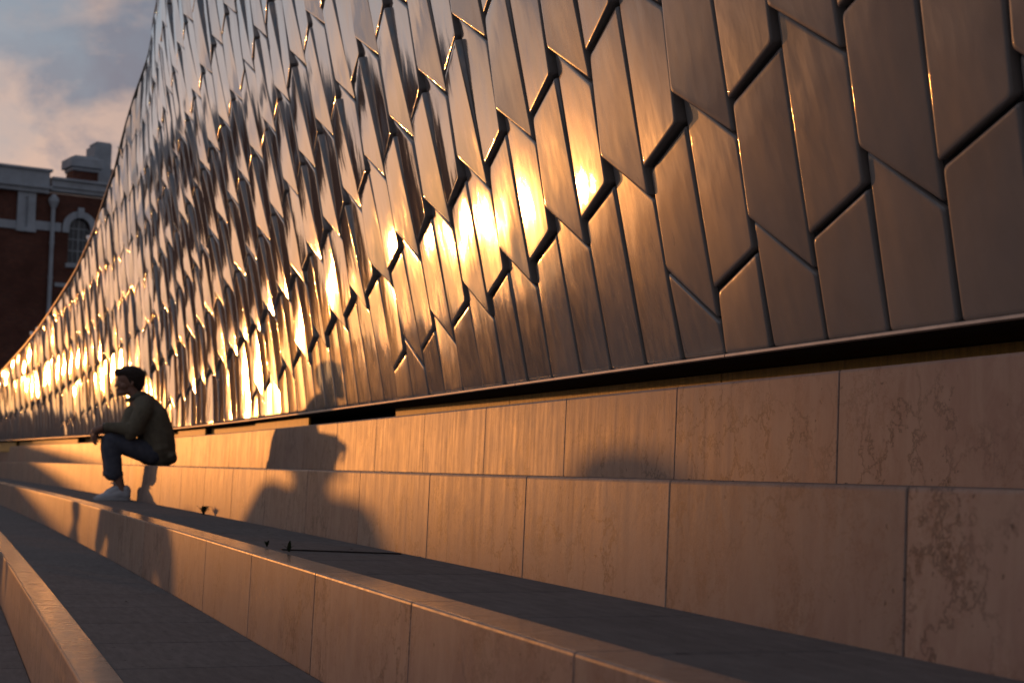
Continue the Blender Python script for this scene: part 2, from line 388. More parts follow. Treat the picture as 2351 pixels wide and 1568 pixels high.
def offset_poly(pts, d):
    """inset a convex counter-clockwise polygon by d"""
    n = len(pts); L = []
    for i in range(n):
        a, b = Vector(pts[i]), Vector(pts[(i + 1) % n]); e = (b - a).normalized(); nn = Vector((-e.y, e.x)); L.append((a + nn * d, e))
    out = []
    for i in range(n):
        p, e = L[i - 1]; q, f = L[i]
        den = e.x * f.y - e.y * f.x
        if abs(den) < 1e-6: out.append(q.copy()); continue
        s = ((q.x - p.x) * f.y - (q.y - p.y) * f.x) / den
        out.append(p + e * s)
    return out
def tile_mesh(col, k):
    """bottom joint k, top joint k+1; returns (verts, faces, centre) or None"""
    w_, s0 = WP[0], WP[1]
    tl, tr = s0 - col * w_, s0 - (col + 1) * w_           # left (far) and right (near) borders
    bl, br, sgb = node(col, k); ul, ur, _ = node(col, k + 1)
    if (ul + ur) / 2 < .2: return None
    if (bl + br) / 2 < .2: bl = br = 0      # the lowest course runs down to the base
    zt = ztop((tl + tr) / 2)
    fl, fr = max(bl, .004), max(br, .004); hl, hr = min(ul, zt - .01), min(ur, zt - .01)
    if max(hl - fl, hr - fr) < .03: return None
    if hl < fl + .03: hl = fl + .03
    if hr < fr + .03: hr = fr + .03
    zc0 = (fl + fr + hl + hr) / 4
    gh, gv = .0065 + .002 * min(1, max(0, zc0 - .5)), .0068
    # u: metres to the right from tl ; v: height
    wd = tl - tr
    poly = [(gh, fl + (gv if bl > .004 else 0)), (wd - gh, fr + (gv if br > .004 else 0)), (wd - gh, hr - gv), (gh, hl - gv)]
    zc = (fl + fr + hl + hr) / 4
    rel = min(1.0, max(.12, (zc - .25) / .9)) * (.55 + .45 * min(1, max(0, (tl - 2) / 3)))
    rnd = random.Random(col * 131 + k * 17)
    ty, tz = rnd.gauss(0, .0028), rnd.gauss(0, .003)
    j = lambda a: a * rel * (1 + rnd.uniform(-.2, .2))
    if sgb > 0: hBL, hBR, hTR, hTL = j(.022), j(.036), j(.019), j(.013)      # bottom '/', top '\'
    else: hBL, hBR, hTR, hTL = j(.037), j(.013), j(.033), j(.015)            # bottom '\', top '/'
    base = .015 + .013 * rel
    hs = [hBL + base - ty - tz, hBR + base + ty - tz, hTR + base + ty + tz, hTL + base - ty + tz]
    def height(u, v):
        fa = min(1, max(0, u / wd)); lo = fl + (fr - fl) * fa; hi = hl + (hr - hl) * fa
        fb = min(1, max(0, (v - lo) / (hi - lo)))
        return (hs[0] * (1 - fa) + hs[1] * fa) * (1 - fb) + (hs[3] * (1 - fa) + hs[2] * fa) * fb
    cen = Vector((wd / 2, zc))
    def ring(d, drop, rad):
        q = offset_poly(poly, d); out = []
        n = 4
        for i in range(n):
            p = q[i]; a = (q[i - 1] - p).normalized(); b = (q[(i + 1) % n] - p).normalized()
            s = min(rad, .3 * (q[i - 1] - p).length)
            out += [p + a * s, (p + (a + b).normalized() * s * .28) if False else p + (a + b) * (s * .30), p + b * s]
        # order: BL, BR, TR, TL corners (3 pts each); add mid points on left and right sides
        res = []
        for i in range(n):
            res += out[i * 3:i * 3 + 3]
            if i in (1, 3):
                a = out[i * 3 + 2]; b = out[((i + 1) % n) * 3]
                res += [a.lerp(b, 1 / 3), a.lerp(b, 2 / 3)]
        return [(p, drop) for p in res]
    rings = [ring(0, None, .004), ring(0, -.0065, .010), ring(.002, -.0022, .011), ring(.0065, -.0003, .014), ring(.014, 0, .016)]
    vs = []
    N_ = len(rings[0])
    for rg in rings:
        for p, drop in rg:
            t = tl - p.x
            hh = -.012 if drop is None else height(p.x, p.y) + drop
            vs.append(surf(t, p.y) + normal(t, p.y) * hh)
    fs = []
    for a in range(len(rings) - 1):
        for i in range(N_): fs.append((a * N_ + i, a * N_ + (i + 1) % N_, (a + 1) * N_ + (i + 1) % N_, (a + 1) * N_ + i))
    o = (len(rings) - 1) * N_
    # ring order: BL 0,1,2  BR 3,4,5  mids 6,7  TR 8,9,10  TL 11,12,13  mids 14,15
    I = lambda *a: tuple(o + i for i in a)
    fs += [I(0, 1, 2, 3, 4, 5), I(0, 5, 6, 15), I(15, 6, 7, 14), I(14, 7, 8, 13), I(13, 8, 9, 10, 11, 12)]
    c3 = surf((tl + tr) / 2, zc)
    return vs, fs, c3, (tl, tr, (fl, fr, hr, hl))
def project(p):
    q = p - Vector((0, 0, EYE)); z = q.dot(F)
    if z < .1: return None
    return (.5 + 3600 * q.dot(R2_) / z / 2351, .5 + 3600 * q.dot(U2_) / z / 1568)
wall = empty('tiled_wall', W(wall_d(12), 12, 0))
tag(wall, 'curving wall of glazed chevron-patterned ceramic tiles leaning out above the stone steps', 'wall')
WI = wall.matrix_world.inverted()
def towall(o):
    o.parent = wall; o.matrix_parent_inverse = WI; return o
tiles = []
for col in range(-116, 26):
    for k in range(-9, 11):
        r_ = tile_mesh(col, k)
        if not r_: continue
        vs, fs, c3, box = r_
        tl, tr, (fl, fr, hr, hl) = box
        pc = [project(surf(a, b)) for a, b in ((tl, fl), (tr, fr), (tr, hr), (tl, hl))]
        area = 0
        if all(pc):
            m_ = [(min(1.02, max(-.02, x)), min(1.02, max(-.02, y))) for x, y in pc]
            area = abs(sum(m_[i][0] * m_[(i + 1) % 4][1] - m_[(i + 1) % 4][0] * m_[i][1] for i in range(4))) / 2
        tiles.append((area, vs, fs))
tiles.sort(key=lambda q: -q[0])
for area, vs, fs in tiles[:300]:
    if area <= 0: break
    towall(pyd('tile', vs, fs, TILE, None, True))
mb = MB()
for area, vs, fs in tiles[300:]: mb.add(vs, fs)
o = towall(mb.build('distant_tiles', TILE, None, True)); o['kind'] = 'stuff'
print('tiles', len(tiles))
# dark backing sheet and solid behind it
vs, fs = [], []
NT, NZ = 140, 14
for i in range(NT + 1):
    t = -.6 + (47.6 + .6) * i / NT
    for jz in range(NZ + 1):
        z = ztop(t) * jz / NZ; vs.append(surf(t, z) + normal(t, z) * .002)
for i in range(NT):
    for jz in range(NZ):
        a = i * (NZ + 1) + jz; fs.append((a, a + NZ + 1, a + NZ + 2, a + 1))
o = len(vs)
for i in range(NT + 1):
    t = -.6 + 48.2 * i / NT; p = surf(t, ztop(t)); vs += [p + NV * .6 + Vector((0, 0, .02)), W(wall_d(t) + 2.5, t, WP[9])]
for i in range(NT):
    a = i * (NZ + 1) + NZ; b = o + i * 2; fs += [(a, a + NZ + 1, b + 2, b), (b, b + 2, b + 3, b + 1)]
towall(pyd('backing', vs, fs, BACK))
# rim along the top edge, trim lip along the base, soffit and boards in the gap
def strip(name, m, ta, tb, prof, nseg, smooth=False):
    """prof(t) -> list of points, swept"""
    vs, fs = [], []; n = len(prof(ta))
    for i in range(nseg + 1):
        vs += prof(ta + (tb - ta) * i / nseg)
    for i in range(nseg):
        for j in range(n): fs.append((i * n + j, i * n + (j + 1) % n, (i + 1) * n + (j + 1) % n, (i + 1) * n + j))
    fs += [tuple(range(n - 1, -1, -1)), tuple(range(nseg * n, nseg * n + n))]
    return towall(pyd(name, vs, fs, m, None, smooth))
def rim(t):
    z = ztop(t); p = surf(t, z); n = normal(t, z); u = (surf(t, z) - surf(t, z - .05)).normalized()
    return [p + n * .062 - u * .0, p + n * .062 + u * .014, p - n * .06 + u * .014, p - n * .06 - u * .0]
t = -.5
while t < 47.2:
    strip('rim_profile', TRIM, t + .004, min(t + 2.4, 47.5) - .004, rim, 5); t += 2.4
def lip(t):
    p = surf(t, 0)
    return [p - NV * .034 + Vector((0, 0, -.004)), p - NV * .030 + Vector((0, 0, -.001)), p + NV * .01 + Vector((0, 0, -.001)), p + NV * .01 + Vector((0, 0, -.016)), p - NV * .030 + Vector((0, 0, -.016)), p - NV * .035 + Vector((0, 0, -.012))]
t = 2.62 - 2.2 * 2
while t < 46.5:
    strip('base_trim', TRIM, t + .003, t + 2.2 - .003, lip, 5); t += 2.2
def soff(t):
    p = surf(t, 0)
    return [p - NV * .022 + Vector((0, 0, -.0175)), p + NV * .345 + Vector((0, 0, -.0175)), p + NV * .345 + Vector((0, 0, .1)), p + NV * .05 + Vector((0, 0, .0))]
strip('soffit', SOFFIT, -.5, 47.3, soff, 60)
rb = random.Random(3)
bds = [(-.3, 1.6, .345), (1.6, 3.6, .345), (3.6, 5.5, .33), (5.5, 7.9, .27), (7.9, 10.1, .20), (12.4, 14.7, .09), (14.75, 17.4, .15), (17.45, 19.2, .09)]
t = 19.3
while t < 45: L = rb.choice((1.6, 2.1, 2.4)); bds.append((t, t + L, rb.choice((.1, .16, .22)))); t += L
for ta, tb, dn in bds:
    def brd(tt, dn=dn):
        if tt < 10.2: dn = interp(tt, [3.6, 10.1], [.34, .19])
        p = W(wall_d(tt) + dn, tt, 0); return [p + Vector((0, 0, .20)), p + Vector((0, 0, .4005)), p + NV * .02 + Vector((0, 0, .4005)), p + NV * .02 + Vector((0, 0, .20))]
    strip('board', OCHRE, ta + .004, tb - .004, brd, 3)
strip('back_plate', SOFFIT, -.5, 47.3, lambda tt: [W(wall_d(tt) + .46, tt, .15), W(wall_d(tt) + .46, tt, .45), W(wall_d(tt) + .5, tt, .45), W(wall_d(tt) + .5, tt, .15)], 50)

# ------------------------------------------------------------------ brick building beyond the wall
BX, BY = -26.1, 80.0
bu = Vector((.84, .54, 0)).normalized()
rz = math.atan2(bu.y, bu.x)
bld = empty('brick_building', (BX, BY, 0), rz)
tag(bld, 'dark red brick building with pale stone cornice, arched window and chimneys behind the tiled wall', 'building')
def bxz(X, Y):
    """photo position on the facade -> metres along it and height"""
    # ray against facade plane
    d = F * 3600 + R2_ * (X - 1175.5) - U2_ * (Y - 784)
    nb = Vector((-bu.y, bu.x, 0)); p0 = Vector((BX, BY, 0)); s = (p0 - Vector((0, 0, EYE))).dot(nb) / d.dot(nb)
    P = Vector((0, 0, EYE)) + d * s
    return (P - p0).dot(bu), P.z
X = lambda px, py=600: bxz(px, py)[0]
Z = lambda py, px=100: bxz(px, py)[1]
def part(name, m, boxes, parent=bld, bev=0):
    q = MB()
    for b in boxes: q.box(*b)
    return q.build(name, m, parent, bev=bev)
zt_ = Z(447, 100); x_l, x_r = -14, 16
# wall with the two arched openings left out
wx0, wx1 = X(156, 570), X(205, 570); wsill = Z(607, 180); wtop = Z(501, 180); wr = (wx1 - wx0) / 2; wc = (wx0 + wx1) / 2; zs = wtop - wr
wins = [(wc - wr, wc + wr), (wc - wr + (X(250, 570) - X(180, 570)), wc + wr + (X(250, 570) - X(180, 570)))]
q = MB(); zlev = Z(441)
q.box(x_l, x_r, .0, .5, 0, wsill)
edges = [x_l, wins[0][0], wins[0][1], wins[1][0], wins[1][1], x_r]
for a, b in ((0, 1), (2, 3), (4, 5)): q.box(edges[a], edges[b], 0, .5, wsill, zlev)
for a, b in wins:
    c = (a + b) / 2; n = 10
    for i in range(n):
        a0, a1 = PI - PI * i / n, PI - PI * (i + 1) / n
        x0, z0, x1, z1 = c + wr * math.cos(a0), zs + wr * math.sin(a0), c + wr * math.cos(a1), zs + wr * math.sin(a1)
        q.add([(x0, 0, z0), (x1, 0, z1), (x1, 0, zlev), (x0, 0, zlev), (x0, .5, z0), (x1, .5, z1), (x1, .5, zlev), (x0, .5, zlev)],
              [(0, 1, 2, 3), (7, 6, 5, 4), (0, 4, 5, 1), (3, 2, 6, 7), (0, 3, 7, 4), (1, 5, 6, 2)])
q.box(x_l, x_l + .5, .5, 12, 0, zlev); q.box(x_r - .5, x_r, .5, 12, 0, zlev)
q.build('wall', BRICK, bld)
part('inner_wall', SOFFIT, [(x_l + .5, x_r - .5, 1.2, 1.4, 0, zlev)])
cz = [Z(y, 60) for y in (385, 391, 424, 431, 441)]
xr = X(112, 400)
part('parapet', WHITE, [(x_l, xr, -.30, .6, cz[2], cz[1]), (x_l, xr + .12, -.42, .7, cz[1], cz[0])], bev=.03)
z1 = [Z(y, 180) for y in (415, 421, 430, 437, 444)]
part('cornice', WHITE, [(x_l, xr + .12, -.42, .5, cz[3], cz[2] - .002), (x_l, xr, -.28, .5, cz[4], cz[3] - .002),
     (xr + .13, x_r, -.36, .6, z1[1], z1[0]), (xr + .13, x_r, -.24, .5, z1[3], z1[1] - .002), (xr + .13, x_r, -.14, .5, z1[4] - .05, z1[3] - .002)], bev=.02)
px0, px1 = X(33), X(75); zp0, zp1 = Z(530, 50), cz[4] - .004
gx0, gx1 = X(50), X(57); gz0, gz1 = Z(522, 50), Z(452, 50)
part('pilaster', WHITE, [(px0, gx0, -.14, -.002, zp0, zp1), (gx1, px1, -.14, -.002, zp0, zp1), (gx0, gx1, -.14, -.002, gz1, zp1), (gx0, gx1, -.14, -.002, zp0, gz0), (gx0, gx1, -.05, -.002, gz0, gz1), (px0 - .05, px1 + .05, -.18, -.142, zp0 - .04, zp0 + .18)], bev=.01)
b0, b1 = Z(533, 140), Z(513, 140)
xa = wc - wr - X(156) + X(137)
part('string_course', WHITE, [(x_l, px0 - .01, -.08, -.002, Z(524, 20), Z(505, 20)), (px1 + .01, xa, -.08, -.002, b0, b1)])
for a, b in wins:
    c = (a + b) / 2; q = MB(); ro = wr * 1.62; n = 14
    for i in range(n):
        a0, a1 = PI * i / n, PI * (i + 1) / n
        P_ = [(c + r__ * math.cos(aa), zs + r__ * math.sin(aa)) for r__, aa in ((wr, a0), (ro, a0), (ro, a1), (wr, a1))]
        q.prism([P_[0], P_[1], P_[2], P_[3]], -.10, -.002)
    q.box(a - (ro - wr), a, -.10, -.002, b0, zs); q.box(b, b + (ro - wr), -.10, -.002, b0, zs)
    q.build('arch_surround', WHITE, bld)
    part('keystone', WHITE, [(c - .17, c + .17, -.2, -.104, zs + wr * .95, zs + ro + .18)], bev=.02)
    fr = part('window', FRAME, [(a, b, .14, .18, zs - .03, zs + .03), (c - .03, c + .03, .14, .18, wsill, zs + wr * .98), (a, a + .05, .14, .18, wsill, zs), (b - .05, b, .14, .18, wsill, zs), (a, b, .14, .18, wsill, wsill + .07), (c - wr / 2 - .015, c - wr / 2 + .015, .145, .175, wsill, zs + wr * .8), (c + wr / 2 - .015, c + wr / 2 + .015, .145, .175, wsill, zs + wr * .8), (a, b, .144, .176, wsill + (zs - wsill) * .36, wsill + (zs - wsill) * .39), (a, b, .144, .176, wsill + (zs - wsill) * .68, wsill + (zs - wsill) * .71)])
    part('pane', GLASS, [(a - .05, b + .05, .2, .22, wsill - .05, zs + wr + .05)], fr)
    part('sill', WHITE, [(a - .12, b + .12, -.14, .1, wsill - .22, wsill)], bev=.02)
part('ledge', WHITE, [(X(127), X(158), -.1, -.002, Z(659, 140), Z(650, 140))])
q = MB(); dx = X(115)
tube(q, (dx, -.16, 0), (dx, -.16, Z(475, 115)), .11, n=10); tube(q, (dx, -.17, Z(478, 115)), (dx, -.17, Z(464, 115)), .13, .27, 10); tube(q, (dx, -.17, Z(464, 115)), (dx, -.17, Z(455, 115)), .27, .27, 10); tube(q, (dx, -.17, Z(455, 115)), (dx, -.17, Z(447, 115)), .2, .1, 10)
for y in (560, 640, 720): tube(q, (dx, -.16, Z(y, 113)), (dx, -.16, Z(y, 113) + .1), .14, n=10)
q.build('drain_pipe', WHITE, bld)
# roof plane rising behind the cornice
zc_ = z1[0]
q = MB(); rx0 = X(246, 400); q.add([(rx0, .4, zc_ - .3), (x_r, .4, zc_ - .3), (x_r, 5, Z(377, 250) + .7), (rx0 + .2, 5, Z(377, 250) + .7)], [(0, 1, 2, 3)]); q.add([(x_l, .6, zc_ - .3), (xr, .6, zc_ - .3), (xr, 10, zc_ - .1), (x_l, 10, zc_ - .1)], [(0, 1, 2, 3)])
q.build('roof', ROOF, bld)
ca0, ca1 = X(174, 400), X(231, 400); k0, k1, k2, k3 = Z(415, 190), Z(384, 190), Z(360, 190), Z(354, 190)
ch = part('chimney', BRICK, [(ca0, ca1, .5, 1.7, k0 - .4, k1)])
part('chimney_cap', WHITE, [(ca0 - .2, ca1 + .2, .2, 2.0, k1 + .05, k2), (ca0 - .06, ca1 + .06, .36, 1.86, k1 - .13, k1 + .05), (ca0 + .05, ca1 + .0, .45, 1.8, k2 + .002, k3)], ch, bev=.04)
q = MB(); h0, h1 = Z(420, 225), Z(319, 225); gx = X(240, 350)
q.prism([(gx + .05, h0), (gx + .75, h0), (gx + .75, h1), (gx + .0, h1), (gx - .18, h1 - .12), (gx - .18, h1 - .72), (gx + .0, h1 - .98), (gx + .08, h1 - 1.1)], 1.1, 2.6)
q.build('gable_chimney', WHITE, bld)
q = MB(); q.box(gx - .05, gx + .72, 1.2, 2.5, h1 + .002, h1 + .10); q.build('chimney_coping', WHITE, bld)

# ------------------------------------------------------------------ people
def capsule(mb, p0, p1, r0, r1, sq=1.0, n=14, side=None):
    """closed tapered capsule with round ends; sq squashes it along `side`"""
    p0, p1 = Vector(p0), Vector(p1); ax = (p1 - p0); L = ax.length
    if L < 1e-5: ax = Vector((0, 0, 1)); L = 1e-5
    ax.normalize()
    sd_ = Vector(side) if side else Vector((0, 1, 0))
    e1 = sd_ - ax * sd_.dot(ax)
    if e1.length < 1e-3: e1 = Vector((1, 0, 0)) - ax * ax.x
    e1.normalize(); e2 = ax.cross(e1)
    rows = []
    for i in range(0, 6): a = -PI / 2 + PI / 2 * i / 5; rows.append((p0 + ax * r0 * math.sin(a), r0 * math.cos(a)))
    for i in range(0, 6): a = PI / 2 * i / 5; rows.append((p1 + ax * r1 * math.sin(a), r1 * math.cos(a)))
    vs = []
    for c, r in rows:
        r = max(r, 1e-4)
        for k in range(n):
            a = 2 * PI * k / n; vs.append(c + e1 * (r * sq * math.cos(a)) + e2 * (r * math.sin(a)))
    fs = [(i * n + k, i * n + (k + 1) % n, (i + 1) * n + (k + 1) % n, (i + 1) * n + k) for i in range(len(rows) - 1) for k in range(n)]
    fs += [tuple(range(n - 1, -1, -1)), tuple(range((len(rows) - 1) * n, len(rows) * n))]
    mb.add(vs, fs)
def chain(mb, pts, **kw):
    for (p, r), (q, s) in zip(pts, pts[1:]): capsule(mb, p, q, r, s, **kw)
def fuse(name, mb, m, parent, voxel=.008, smooth=6):
    me = bpy.data.meshes.new(name); me.from_pydata(mb.v, [], mb.f); me.update()
    o = bpy.data.objects.new(name, me); C.objects.link(o)
    r = o.modifiers.new('r', 'REMESH'); r.mode = 'VOXEL'; r.voxel_size = voxel
    s = o.modifiers.new('s', 'SMOOTH'); s.factor = .5; s.iterations = smooth
    dg = bpy.context.evaluated_depsgraph_get(); dg.update()
    me2 = bpy.data.meshes.new_from_object(o.evaluated_get(dg)); bpy.data.objects.remove(o)
    for p in me2.polygons: p.use_smooth = True
    me2.materials.clear(); me2.name = name
    return link(name, me2, parent, m)

# Local axes of a seated figure: x = forward, y = to its left, z = up, origin on the seat edge
def seated_man(root):
    # measured from the photograph: x = (309-px)/255, z = (1068-py)/250 (seat level = 0)
    p = lambda px, py, y=0.0: Vector(((318 - px) / 255, y, (1067.8 - py) / 250))
    b = MB()
    # skull, jaw, face
    capsule(b, p(303, 868), p(312, 871), .083, .083, .86)
    capsule(b, p(290, 870), p(300, 880), .079, .074, .84)
    capsule(b, p(284, 884), p(294, 896), .056, .052, .9)
    capsule(b, p(277.5, 905), p(295, 899), .025, .042, 1.1)         # chin to jaw
    capsule(b, p(273.5, 875.5), p(274, 878), .017, .017, 1.7)       # brow
    capsule(b, p(270.5, 879), p(267.2, 888.5), .007, .011)          # nose
    capsule(b, p(271.5, 896.5), p(271.5, 897.5), .011, .011, 1.7); capsule(b, p(272.5, 901), p(272.5, 902), .011, .010, 1.6)
    for s in (-1, 1):
        capsule(b, p(274.5, 881.5, s * .031), p(275.5, 881.5, s * .031), .011, .011)
        capsule(b, p(304, 881, s * .072), p(302, 887, s * .074), .014, .009, .5)
        capsule(b, p(284, 888, s * .045), p(288, 890, s * .048), .024, .022)
    chain(b, [(p(303, 894), .054), (p(318, 918), .058)])
    chain(b, [(p(322, 925), .09), (p(345, 955), .125), (p(362, 1005), .12), (p(362, 1040), .115)], sq=1.25)
    for s in (-1, 1):
        sh, eb, wr_ = p(330, 934, s * .17), p(303, 993, s * .205), p(243, 984 + (0 if s > 0 else 6), s * .10)
        chain(b, [(p(325, 925, s * .05), .06), (sh, .058), (eb, .040), (wr_, .026)])
        kn = wr_ + Vector((.085, -s * .018, -.035))
        # palm: a flat tapered form
        capsule(b, wr_ + Vector((.012, 0, -.002)), kn + Vector((-.01, 0, 0)), .024, .033, 1.25, side=(0, 1, 0))
        for i in range(4):
            yy = (i - 1.5) * .021; L = (.040, .046, .043, .034)[i]
            a = kn + Vector((-.004, yy, -.006)); c = a + Vector((.016 - .004 * i, yy * .15, -L * .95)); dd = c + Vector((-.006 - .004 * i, 0, -L * .72)); e = dd + Vector((-.012, 0, -L * .5))
            if s < 0: c += Vector((-.010, 0, .002)); dd += Vector((-.016, 0, .004)); e += Vector((-.02, 0, .006))
            chain(b, [(a, .0115), (c, .0102), (dd, .0092), (e, .0078)], n=10)
        th0 = wr_ + Vector((.022, -s * .026, -.012)); th1 = th0 + Vector((.024, -s * .018, -.034)); th2 = th1 + Vector((.006, .0, -.032))
        chain(b, [(th0, .016), (th1, .0125), (th2, .0095)], n=10)
        y = s * .105
        hp, kne, an = p(355, 1043, s * .09), p(256, 1013, y), p(286, 1117, y)
        chain(b, [(hp, .085), (kne, .052), (p(272, 1065, y - .0), .048), (an, .036), (p(294, 1134, y), .034)])
        chain(b, [(p(296, 1138, y), .03), (p(258, 1140, y), .032), (p(240, 1143, y), .02)])
    body = fuse('body', b, SKIN, root, .0055, 3)
    # hair: swept-up quiff, short back and sides
    b = MB()
    capsule(b, p(302, 862), p(312, 865), .090, .092, .92); capsule(b, p(311, 874), p(316, 878), .084, .074, .9)
    capsule(b, p(319, 884), p(320, 892), .050, .034, 1.3)
    chain(b, [(p(303, 859), .067), (p(290, 858.5), .058), (p(279, 858), .048), (p(271, 857.5), .037)], sq=1.3)
    capsule(b, p(266, 856), p(268, 859), .020, .018, 2.0); capsule(b, p(283, 847), p(303, 843.5), .016, .016, 2.0)
    for s in (-1, 1): capsule(b, p(298, 868, s * .056), p(300, 880, s * .064), .026, .010, .7)
    hair = fuse('hair', b, HAIR, root, .0055, 2)
    cut = MB(); 
    # jacket
    b = MB()
    chain(b, [(p(322, 917), .080), (p(335, 934), .130)], sq=1.25)
    chain(b, [(p(335, 934), .128), (p(352, 960), .158), (p(365, 1000), .165), (p(371, 1030), .160)], sq=1.28)
    chain(b, [(p(371, 1030), .15), (p(376, 1048), .118)], sq=1.45)
    chain(b, [(p(398, 1046), .066), (p(400.5, 1050), .058)], sq=3.2)
    chain(b, [(p(310, 950), .085), (p(302, 985), .10)], sq=1.5)
    for s in (-1, 1):
        chain(b, [(p(330, 932, s * .10), .098), (p(328, 945, s * .19), .088), (p(306, 988, s * .215), .068), (p(282, 985, s * .18), .056), (p(252, 983 + (0 if s > 0 else 6), s * .118), .040)])
        capsule(b, p(253, 983 + (0 if s > 0 else 6), s * .12), p(250, 983 + (0 if s > 0 else 6), s * .115), .044, .043)
        capsule(b, p(320, 985, s * .17), p(300, 1000, s * .20), .06, .05)
    fuse('jacket', b, JACKET, root, .009, 5)
    b = MB()
    n = 12
    for i in range(n):
        a0, a1 = 2 * PI * i / n, 2 * PI * (i + 1) / n
        f = lambda a: p(316, 912) + Vector((math.cos(a) * .078, math.sin(a) * .086, -.030 * math.cos(a) - .0))
        capsule(b, f(a0), f(a1), .024, .024)
    fuse('collar', b, COLLAR, root, .007, 4)
    # jeans with turned-up hems
    b = MB()
    chain(b, [(p(366, 1040), .112), (p(350, 1040), .112)], sq=1.5)
    for s in (-1, 1):
        y = s * .105
        chain(b, [(p(356, 1040, s * .09), .106), (p(305, 1026, s * .105), .091), (p(260, 1014, y), .073)])
        chain(b, [(p(260, 1014, y), .074), (p(261, 1030, y), .080), (p(267, 1060, y), .079), (p(269.5, 1086, y), .076)])
    fuse('jeans', b, JEANS, root, .009, 4)
    for s in (-1, 1):
        y = s * .105; c0, c1 = p(269.2, 1083, y), p(270.2, 1093.5, y)
        q = MB(); n = 20; vs = []
        for c, r in ((c0, .076), (c0 + Vector((0, 0, -.004)), .080), (c1 + Vector((0, 0, .004)), .080), (c1, .078), (c1 + Vector((0, 0, .004)), .070), (c0, .068)):
            for i in range(n): a = 2 * PI * i / n; vs.append(c + Vector((math.cos(a) * r * 1.03, math.sin(a) * r * .82, .004 * math.sin(3 * a))))
        q.add(vs, [(j_ * n + i, j_ * n + (i + 1) % n, ((j_ + 1) % 6) * n + (i + 1) % n, ((j_ + 1) % 6) * n + i) for j_ in range(6) for i in range(n)])
        q.build('hem', JEANS, root, True)
        b = MB()
        chain(b, [(p(299, 1136, y), .042), (p(285, 1133, y), .044), (p(262, 1139, y), .040), (p(241, 1143, y), .026)], sq=1.05)
        chain(b, [(p(301, 1127, y), .037), (p(298, 1123, y), .040)])
        chain(b, [(p(279, 1121, y), .030), (p(262, 1133, y), .034)])
        fl_ = fuse('shoe', b, SHOE, root, .006, 3)
        me = fl_.data
        for v in me.vertices: v.co.z = max(v.co.z, -.3195 + .012)
        q = MB(); n = 24; vs = []
        for zz, gr in ((-.3195, 0), (-.3195 + .024, .003)):
            for i in range(n):
                a = 2 * PI * i / n; cx = p(270, 1140).x; ca, sa = math.cos(a), math.sin(a)
                vs.append(Vector((cx + (.155 + gr) * ca, y + (.047 + gr) * sa * (1 - .12 * ca), zz)))
        q.add(vs, [(i, (i + 1) % n, (i + 1) % n + n, i + n) for i in range(n)] + [tuple(range(n - 1, -1, -1)), tuple(range(n, 2 * n))])
        q.build('sole', SOLE, fl_)
        q = MB()
        for i in range(4):
            cx, cy = 277 - i * 5, 1117 + i * 4.2
            tube(q, p(cx, cy, y - .025), p(cx - 1, cy, y + .025), .0035, n=6)
        for sg in (-1, 1): tube(q, p(276, 1116, y), p(271, 1107, y + .02 * sg), .0025, n=5); tube(q, p(271, 1107, y + .02 * sg), p(267, 1112, y + .03 * sg), .0025, n=5)
        q.build('laces', SOLE, fl_)
    # wristwatch on the near wrist
    wr_ = p(243, 984, .10); q = MB()
    tube(q, wr_ + Vector((-.014, .002, 0)), wr_ + Vector((.008, -.002, -.002)), .0335, n=16); st_ = q.build('watch_strap', STRAP, root, True)
    q = MB(); tube(q, wr_ + Vector((-.003, .0, .030)), wr_ + Vector((-.001, .0, .041)), .021, n=16); q.build('watch', WATCH, st_)

man = empty('person', W(1.575, 14.72, LV[2]), math.atan2(-NV.y, -NV.x) + .0)
tag(man, 'man in olive jacket and cuffed jeans sitting on the step, elbows on knees', 'person')
seated_man(man)

